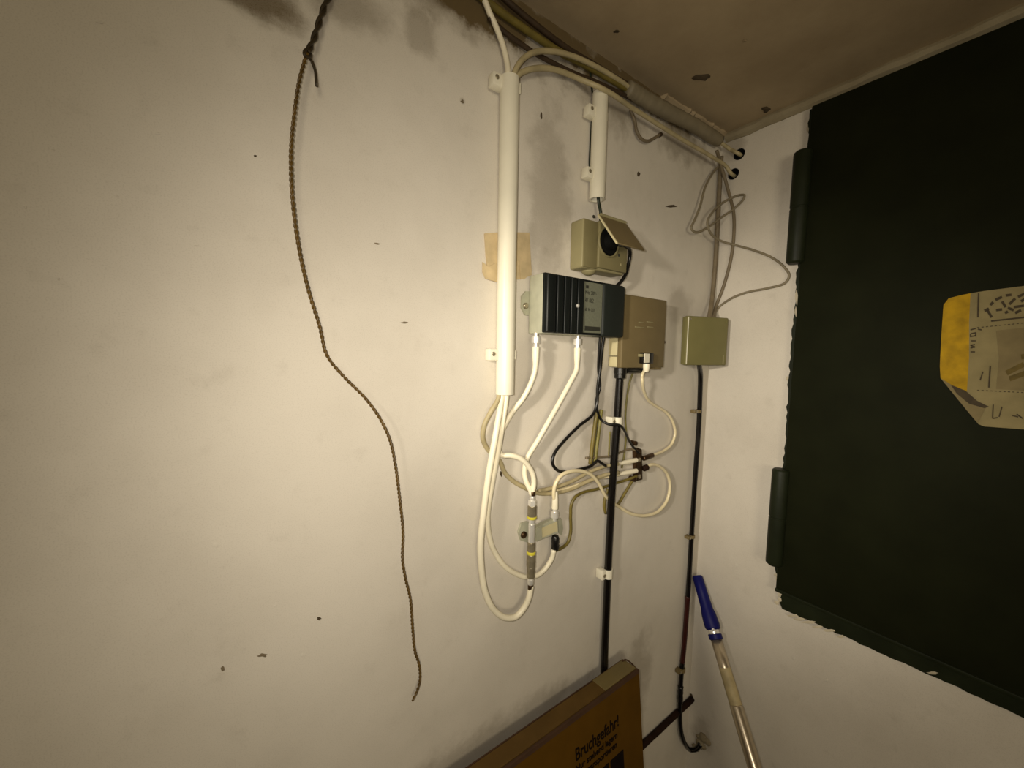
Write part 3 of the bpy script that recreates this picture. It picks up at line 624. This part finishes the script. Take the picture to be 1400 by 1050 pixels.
# ------------------------------------------------------------------ twin black leads and yellowish cables
cable('power_lead', [(826, 456, .020), (823, 480, .016), (821, 500, .012), (817, 530, .009), (816, 552, .008), (811, 566, .008), (792, 582, .008), (772, 602, .008), (758, 620, .009), (755, 632, .010), (761, 642, .010), (772, 645, .008), (795, 641, .006), (808, 637, .007), (817, 630, .010), (822, 633, .012), (828, 637, .010)], .0024, M_BLK, 'black lead from amplifier swinging left in a pear-shaped loop')
cable('power_lead', [(821, 456, .016), (819, 480, .012), (818, 505, .008), (820, 530, .006), (815, 548, .005), (817, 563, .006), (822, 574, .007), (832, 580, .016), (846, 581, .0245), (852, 586, .0240), (860, 602, .012), (868, 614, .008), (874, 620, .012)], .0021, M_BLK, 'black lead from amplifier crossing over the clip to the earthing bar')
cable('earth_cable', [(816, 562, .003), (813, 585, .003), (810, 608, .003), (807, 634, .003)], .0033, M_OLIVE, 'olive-yellow flat cable piece hanging straight behind the black leads, left strand')
cable('earth_cable', [(822, 560, .0028), (819, 585, .0028), (816, 608, .0028), (813, 634, .0028)], .0030, M_GYE, 'yellow-green flat cable piece hanging straight behind the black leads, right strand')
cable('earth_wire', [(866, 508, .008), (861, 522, .006), (857, 545, .004), (855, 572, .003), (856, 592, .003), (854, 618, .003), (850, 640, .003)], .0016, M_GYE, 'thin green-yellow wire from under the beige box beside the black cable')
cable('earth_wire', [(834, 590, .002), (833, 610, .002), (832, 626, .0022)], .0013, M_GYE, 'thin green-yellow wire just left of the black cable below its clip')
cable('earth_cable', [(868, 652, .006), (861, 663, .005), (852, 678, .004), (845, 690, .004)], .0024, M_OLIVE, 'olive cable end slanting down right of the black cable')
cable('earth_cable', [(831, 668, .003), (827, 682, .003), (826, 692, .003), (828, 702, .003)], .0024, M_OLIVE, 'olive cable end hanging just left of the black cable')

# ------------------------------------------------------------------ beige box
X0 = LW(831, 480).x; hb = -on(0, X0, 850, 480).y
X1 = LW(910, 455, hb).x; zb_ = (LW(849, 506, hb).z+LW(909, 500, hb).z)/2; zt_ = (LW(851, 403, hb).z+LW(911, 409, hb).z)/2
bb = thing('distribution_box', 'grey-beige plastic box behind amplifier with a plug on its front', 'box', ((X0+X1)/2, 0, zb_))
zg = LW(840, 487, .02).z
b = new(); box(b, (X0+.001, -hb+.008, zb_+.001), (X1-.001, -.0004, zg-.0004), .002); box(b, (X0+.001, -hb+.008, zg+.0004), (X1-.001, -.0004, zt_-.001), .002); obj('box_body', b, M_CREAM, bb)  # body paler than lid: light on its left side put into colour
b = new(); box(b, (X0, -hb, zb_), (X1, -hb+.0095, zt_), .0022, 3); obj('box_lid', b, M_BEIGE, bb)
for (x0, x1, y) in ((868, 880, 447), (885, 893, 447), (873, 880, 440.5), (884, 893, 440)):
    a_, c_ = LW(x0, y, hb), LW(x1, y, hb); z = a_.z
    b = new(); box(b, (a_.x, -hb-.0008, z-.0006), (c_.x, -hb+.001, z+.0008), .0003, 1); obj('embossed_bar', b, M_SOCK, bb)
q = LW(908.5, 468, hb-.004); obj('side_knob', lathe(new(), (X1-.001, q.y, q.z), (1, 0, 0), [(0, .003), (.003, .0034), (.004, .002)], 12), M_DKBR, bb)
b = new(); box(b, (LW(895, 500, hb).x, -hb+.001, zb_-.0035), (LW(905, 500, hb).x, -hb+.009, zb_+.002), .001); obj('latch_tab', b, M_BEIGE, bb)
# plug on the front: black housing with white sticker and white boot
q0, q1 = LW(877, 482, hb+.004), LW(889, 497, hb+.004)
pf = thing('antenna_plug', 'small black plug with white sticker on the beige box, thin pale cable below', 'plug', ((q0.x+q1.x)/2, -hb-.003, q1.z))
b = new(); box(b, (q0.x, -hb-.010, q1.z), (q1.x, -hb-.0003, q0.z), .001); obj('plug_body', b, M_BLK, pf)
b = new(); box(b, (q0.x-.0002, -hb-.0106, q1.z+.0015), (q0.x+(q1.x-q0.x)*.52, -hb-.0090, q0.z-.0015), .0003, 1); stk = obj('sticker', b, M_PVC, pf, label='white sticker')
b = new(); box(b, (q0.x-.0045, -hb-.008, q0.z-.007), (q0.x+.001, -hb-.0003, q0.z-.002), .001); obj('plug_peg', b, M_SOCK, pf)
xm = (q0.x+q1.x)/2
obj('plug_boot', lathe(new(), (xm, -hb-.0055, q1.z), (0, 0, -1), [(0, .0054), (.004, .0056), (.010, .0050), (.014, .0036)], 14), M_COAX, pf)
obj('thin_cable', tube(new(), spline([Vector((xm, -hb-.0055, q1.z-.006)), LW(878, 513, hb-.004), LW(878, 520, .026), LW(880, 534, .018), LW(887, 548, .009), LW(898, 556, .006), LW(911, 564, .006), LW(920, 577, .007), LW(923, 592, .007), LW(919, 606, .007), LW(908, 616, .008), LW(892, 622.5, .012)]), .0026, 9), M_CLEAR, pf, smooth=True)

# big black cable below the beige box
kx = [(848, 506, .014), (847, 522, .0135), (845.5, 545, .013), (842.5, 590, .0125), (838, 650, .0125), (834, 720, .012), (831.5, 770, .012), (829, 830, .012), (827, 880, .011), (825.5, 925, .011), (824.5, 960, .010)]
ck = cable('feeder_cable', kx, .0062, M_BLKG, 'thick black cable running from beige box straight down behind the cardboard box', n=14)
g0 = LW(848, 506, .014); g1 = LW(847, 522, .0135)
obj('cable_gland', lathe(new(), Vector((g0.x, g0.y, zb_-.0005)), (0, 0, -1), [(0, .0105), (.009, .0105), (.010, .0095), (.016, .0095), (.018, .0065)], 14), M_BLK, ck, label='black gland')
br = new(); tube(br, [Vector((g0.x+.008, -.020, zb_-.005)), Vector((LW(882, 508, .020).x, -.020, zb_-.005))], .0042, 12); obj('box_shadow_bar', br, M_BLK, ck)  # shadow under the beige box put in as a black bar
def cable_clip(px, py, x0, x1, hgt, r, m, label, h=.012):
    q = LW(px, py, h); a_, c_ = LW(x0, py, h+.006), LW(x1, py, h+.006)
    t = thing('cable_clip', label, 'clip', (q.x, 0, q.z), 'nail-in clips holding the black cables')
    b = new(); n = 12; pr = []
    for k in range(n+1):
        a = math.pi*k/n; pr.append((q.x+math.cos(a)*(r+.0018), -h-math.sin(a)*(r+.0018)))
    pr += [(q.x-r-.0018, -.0005), (q.x-r-.0003, -.0005)]
    for k in range(n+1):
        a = math.pi*(1-k/n); pr.append((q.x+math.cos(a)*(r+.0003), -h-math.sin(a)*(r+.0003)))
    pr += [(q.x+r+.0003, -.0005), (q.x+r+.0018, -.0005)]
    prism(b, [(x, y, q.z-hgt/2) for x, y in pr], (0, 0, hgt)); obj('clip_band', b, m, t)
    b = new(); box(b, (q.x-r-.0105, -h-.003, q.z-hgt*.5), (q.x-r-.0015, -.0005, q.z+hgt*.55), .0012); obj('clip_block', b, m, t)
    obj('nail_head', lathe(new(), (q.x-r-.006, -h-.003, q.z), (0, -1, 0), [(0, .0024), (.0012, .003), (.002, .0015)], 10), M_DCHROME, t)
M_CLIPD = mat('grimy_clip_plastic', lin((.46, .40, .26)), .5, var=.2)
cable_clip(844, 575, 0, 0, .0125, .0062, M_PVC, 'white clip on the thick black cable just below the beige box')
cable_clip(831, 783, 0, 0, .0150, .0062, M_PVC, 'white clip on the thick black cable lower down, above the cardboard box')

# ------------------------------------------------------------------ junction box across the corner
f18 = math.radians(18); uu = Vector((math.cos(f18), -math.sin(f18), 0)); nn = Vector((-math.sin(f18), -math.cos(f18), 0))
s_ = D/.55
B1 = Vector((.9155, 0, 0))*s_; tt = .0231*s_; wj = .1288*s_
F1 = B1+nn*tt; F2 = F1+uu*wj
def at(px, py, p):   # height of the ray through a pixel where it passes above plan point p
    d = RM @ Vector((px-700, 525-py, -F)); k = ((p-CAM).x*d.x+(p-CAM).y*d.y)/(d.x*d.x+d.y*d.y); return (CAM+d*k).z
zt_ = (at(941, 431, F1)+at(997, 435, F2))/2; zb_ = (at(938, 498, F1)+at(993, 501, F2))/2
MJ = Matrix((uu, -nn, Vector((0, 0, 1)))).transposed().to_4x4(); MJ.translation = Vector((B1.x, B1.y, 0))
jb = thing('junction_box', 'square olive-grey junction box set across the corner below thin cables', 'box', (B1+uu*wj/2).to_tuple()[:2]+(zb_,))
b = new(); box(b, (.002, -tt*.72, zb_+.001), (wj-.002, -.0005, zt_-.001), .002, 2, MJ); obj('box_base', b, M_JUNC, jb)
b = new(); box(b, (0, -tt, zb_), (wj, -tt*.30, zt_), .0032, 3, MJ); obj('box_lid', b, M_JUNC, jb)
def jp(x, y, z): return MJ @ Vector((x, y, z))
for (x, z) in ((.006, zt_-.006), (wj-.006, zb_+.008), (wj-.006, zt_-.008), (.006, zb_+.006)):
    obj('lid_screw', lathe(new(), jp(x, -tt+.0006, z), nn, [(0, .0024), (.001, .0024), (.0014, .0016)], 10), M_DCHROME if z > zt_-.007 else M_JUNC, jb)
b = new(); box(b, (wj-.010, -tt-.0006, zb_+.003), (wj-.0075, -tt+.001, zb_+.020), .0003, 1, MJ); obj('lid_ridge_and_glint', b, M_SOCK, jb)
b = new(); box(b, (.001, -tt-.0006, zb_+.002), (.0022, -tt+.001, zt_-.002), .0003, 1, MJ); obj('lid_ridge_and_glint', b, M_PVC, jb)  # highlight on the lid's left edge put in as a white strip
# cables above it
zj = zt_+.001
def JT(t, dpt=.5): return jp(wj*t, -tt*dpt, zj-.004)
cable('corner_cable', [(986, 214, .009), (985, 232, .008), (983, 270, .006), (981, 310, .006), (978, 360, .007), (974, 405, .010), JT(.60, .45)], .0042, M_BROWN, 'thick brown-grey cable straight down the corner into the junction box', n=12)
cable('corner_cable', [(980, 206, .02), (988, 234, .016), (996, 262, .012), (1003, 292, .010), (1003, 325, .010), (999, 355, .010), (989, 392, .012), (979, 418, .012), JT(.66, .55)], .0030, M_BROWN, 'brown-grey cable bowing right of the corner into the junction box')
cable('corner_cable', [(984, 226, .012), (975, 236, .012), (964, 256, .012), (957, 282, .014), (950, 300, .015), (945, 312, .015), (951, 317.5, .015), (966, 312, .017), (985, 298, .022), (1004, 285, .024), (1016, 273, .024), (1018, 267, .026), (1010, 267, .028), (990, 276, .026), (975, 289, .022), (967, 304, .020), (971, 318, .020), (985, 329, .022), (1005, 335, .022), (1030, 342, .022), (1055, 352, .022), (1073, 366, .024), (1079, 377, .026), (1073, 387, .026), (1050, 394, .024), (1020, 400, .020), (998, 409, .016), (982, 421, .014), JT(.70, .6)], .0021, M_GREY, 'thin grey cable curling in loose loops from the corner into the junction box')
# black cable below
cm = cable('feeder_cable', [jp(wj*.40, -tt*.5, zb_+.003), (957.5, 512, .012), (957, 540, .009), (955.5, 580, .008), (952, 630, .008), (948, 690, .008), (945, 740, .008), (942, 790, .008), (938.5, 840, .008), (935, 885, .008), (932, 915, .008), (930, 945, .009), (929.5, 975, .009), (931, 1000, .010), (936, 1016, .012), (944, 1025, .013), (952, 1024, .013), (958, 1017, .010)], .0048, M_BLKG, 'glossy black cable from junction box down the corner, hooked end near the floor', n=12)
seg = spline([LW(x, y, .008) for x, y in ((940.2, 815), (938.5, 840), (935, 885), (932.8, 906))]); obj('red_sleeve', tube(new(), seg, .0050, 12), M_RED, cm, smooth=True, label='dark red sleeve')
seg = spline([LW(x, y, .009) for x, y in ((930.5, 938), (930, 950), (929.7, 960))]); obj('tape_wrap', tube(new(), seg, .0056, 12, .08), M_BLK, cm, smooth=True)
cable_clip(954, 562, 0, 0, .006, .0048, M_CLIPD, 'grimy clip on the corner black cable, first below junction box', .008)
cable_clip(945.5, 733, 0, 0, .006, .0048, M_CLIPD, 'grimy clip on the corner black cable, above the blue-tipped pole', .008)
cable_clip(932.5, 915, 0, 0, .008, .0048, M_CLIPD, 'grimy clip on the corner black cable, lowest beside the cardboard box', .008)
lump = new()
for (x, y, h, r) in ((957, 1017, .006, .010), (962, 1009, .005, .010), (951, 1022, .006, .008), (967, 1014, .004, .008), (956, 1009, .003, .007), (962, 1021, .003, .006)):
    q = RW(x, y, h*.4); bmesh.ops.create_icosphere(lump, subdivisions=2, radius=r, matrix=Matrix.Translation(q) @ Matrix.Diagonal((.55, 1, 1, 1)))
for v in lump.verts: v.co += Vector((random.uniform(-1, 1), random.uniform(-1, 1), random.uniform(-1, 1)))*.0012
obj('plaster_lump', lump, M_BEAD, wr)

# rusty pipe along the left wall near the corner
ra_, rb_ = LW(881, 1019, .006), LW(942, 957, .006); zr = (ra_.z+rb_.z)/2
o = obj('wall_pipe', tube(new(), [Vector((.05+(XC-.0005-.05)*k/30, -.0062, zr+random.uniform(-.0004, .0004))) for k in range(31)], .0058, 12, .04), M_RUST, smooth=True)
tag(o, 'thin rusty brown pipe running level along the wall into the corner', 'pipe')

# ------------------------------------------------------------------ cardboard box leaning on the left wall
hf = .050; f_r = LW(873.5, 917, hf); Xr = f_r.x; zt_f = (LW(873.5, 917, hf).z+LW(690, 1046, hf).z)/2
low_ = on(0, Xr, 880.5, 1050)
lean = Vector((0, -low_.y*-1-hf*-1, 0)); slope = (-low_.y-hf)/(zt_f-low_.z)   # outward run per metre of drop
slope = max(.06, min(.35, slope)); an = math.atan(slope)
dn = Vector((0, -math.sin(an), -math.cos(an))); outn = Vector((0, -math.cos(an), math.sin(an)))
T0 = Vector((Xr, -hf, zt_f))
Lb = (zt_f)/math.cos(an)*.999
W_ = .86; th = .0315
# local frame: x along wall, y outward thickness (0 front .. th back), z up along the face
MB = Matrix((Vector((1, 0, 0)), -outn, -dn)).transposed().to_4x4()
MB.translation = T0 + dn*Lb
drop = (MB @ Vector((0, th, 0))).z
def bp(x, y, z): return MB @ Vector((x, y, z))
if drop < .0: MB.translation.z -= drop-.0005
bottom = min((MB @ Vector((0, y, 0))).z for y in (0, th)); MB.translation.z -= bottom-.0005
Lb -= ((MB @ Vector((0, 0, Lb))).z-zt_f)/math.cos(an)
crd = thing('cardboard_box', 'tall flat brown cardboard box leaning on the left wall, printed Bruchgefahr!', 'box', bp(-W_/2, th/2, 0))
b = new(); box(b, (-W_, 0, 0), (0, th, Lb-.0015), .0012, 2, MB); obj('carton_body', b, M_CARD, crd)
b = new(); box(b, (-W_, .0042, Lb-.002), (-.006, th-.002, Lb+.0008), .0005, 1, MB); obj('top_flap', b, M_CARDT, crd, label='dusty top flap')
b = new(); box(b, (-W_, -.0006, Lb-.0075), (-.0005, .0036, Lb-.0005), .0006, 1, MB); obj('front_flap_edge', b, M_CARDE, crd, label='dark cut edge')
b = new(); box(b, (-W_, th-.0016, Lb-.004), (-.004, th+.0006, Lb+.001), .0005, 1, MB); obj('back_flap_edge', b, M_CARDE, crd, label='dark cut edge')
b = new(); box(b, (-.082, .0040, Lb-.001), (-.004, th-.001, Lb+.0014), .0004, 1, MB); obj('parcel_tape', b, M_TAPE, crd, label='pale tape at the corner')
b = new(); tube(b, spline([bp(-.010, th-.004, Lb+.0015), bp(-.004, th-.006, Lb+.003), bp(.0004, th-.014, Lb), bp(.0008, .004, Lb-.006)]), .0013, 7); obj('lifted_flap_edge', b, M_CARDE, crd)
# print on the front
def onbox(px, py):
    d = RM @ Vector((px-700, 525-py, -F)); k = (T0-CAM).dot(outn)/d.dot(outn); return CAM+d*k
MBi = MB.inverted()
t0 = MBi @ onbox(786, 1037); t1 = MBi @ onbox(852, 990)
xa, xb_ = t0.x, t1.x; zz = (t0.z+t1.z)/2
xd, yd = Vector((1, 0, 0)), -dn
wt = xb_-xa
text('Bruchgefahr!', .026, bp(xa, -.0004, zz), xd, yd, M_INKB, 'printed_warning', crd, .0002, wt/.148, .0004)
for i, (s, dz) in enumerate((('Nur stehend lagern', .016), ('und transportieren', .030))):
    text(s, .0135, bp(xa, -.0004, zz-dz), xd, yd, M_INKB, 'printed_line', crd, .0002, wt/.118*.95, .0003)
for k in range(3):
    b = new(); x0 = xa+wt*(.02+k*.33); box(b, (x0, -.0005, zz-.090), (x0+wt*.29, .0002, zz-.043), 0, 1, MB)
    obj('printed_symbol_panel', b, M_INKB, crd)

# ------------------------------------------------------------------ telescopic pole with blue grip
def dep(px, py, d):
    v = RM @ Vector((px-700, 525-py, -F)); return CAM + v*(d/F)
d0 = (RW(953, 787, .013)-CAM).dot(fw)
A = RW(953, 787, .013); dn1 = None
Bp = dep(1032, 1050, d0*.80)
dirp = (Bp-A).normalized()
def along(px, py):   # distance along the pole of the point seen nearest that pixel
    best = min(range(0, 1200), key=lambda i: (lambda q: (q[0]-px)**2+(q[1]-py)**2)(proj(A+dirp*i*.001))); return best*.001
def proj(p):
    c = RM.transposed() @ (p-CAM); return (700+F*c.x/-c.z, 525-F*c.y/-c.z)
s1, s2, s3, s4, s5 = along(974, 861), along(976, 867), along(977, 875), along(984, 915), along(1000, 965)
Lp = (A.z-.0005)/-dirp.z
pole = thing('telescopic_pole', 'silver telescopic pole with blue plastic end leaning into the corner', 'pole', A+dirp*Lp)
rp = .0105
obj('grip', lathe(new(), A, dirp, [(0, rp*.80), (.003, rp*1.0), (s1*.35, rp*1.04), (s1*.62, rp*1.10), (s1*.72, rp*1.32), (s1*.9, rp*1.42), (s1*.97, rp*1.36), (s1, rp*1.1)], 20), M_BLUE, pole, label='blue plastic grip end', smooth=False)
obj('lock_button', lathe(new(), A+dirp*(s1*.93)+(-fw+rt*-.35).normalized()*rp*1.22, (-fw+rt*-.35), [(0, .0032), (.002, .003), (.003, .0018)], 12), M_CHROME, pole)
obj('metal_collar', lathe(new(), A+dirp*s1, dirp, [(0, rp*.95), (s2-s1, rp*.95)], 20), M_CHROME, pole)
obj('blue_ring', lathe(new(), A+dirp*s2, dirp, [(0, rp*1.1), (.001, rp*1.22), (s3-s2-.001, rp*1.22), (s3-s2, rp*1.05)], 20), M_BLUE, pole, label='blue ring')
obj('upper_tube', lathe(new(), A+dirp*s3, dirp, [(0, rp), (s5-s3, rp)], 24), M_ALU, pole, smooth=True)
obj('worn_label', tube(new(), [A+dirp*(s4+(s5-s4)*k/8) for k in range(9)], rp*1.03, 20, .02), M_PAPL, pole, label='worn paper label')
obj('lower_tube', lathe(new(), A+dirp*s5, dirp, [(0, rp*.98), (.002, rp*1.1), (Lp-s5-.03, rp*1.1)], 24), M_ALU, pole, smooth=True)
obj('end_cap', lathe(new(), A+dirp*(Lp-.03), dirp, [(0, rp*1.25), (.02, rp*1.25), (.028, rp*.9)], 18), M_BLUE, pole)
print('POLE', A, dirp, Lp, A+dirp*Lp, 'BOX', an, Lb, MB.translation)
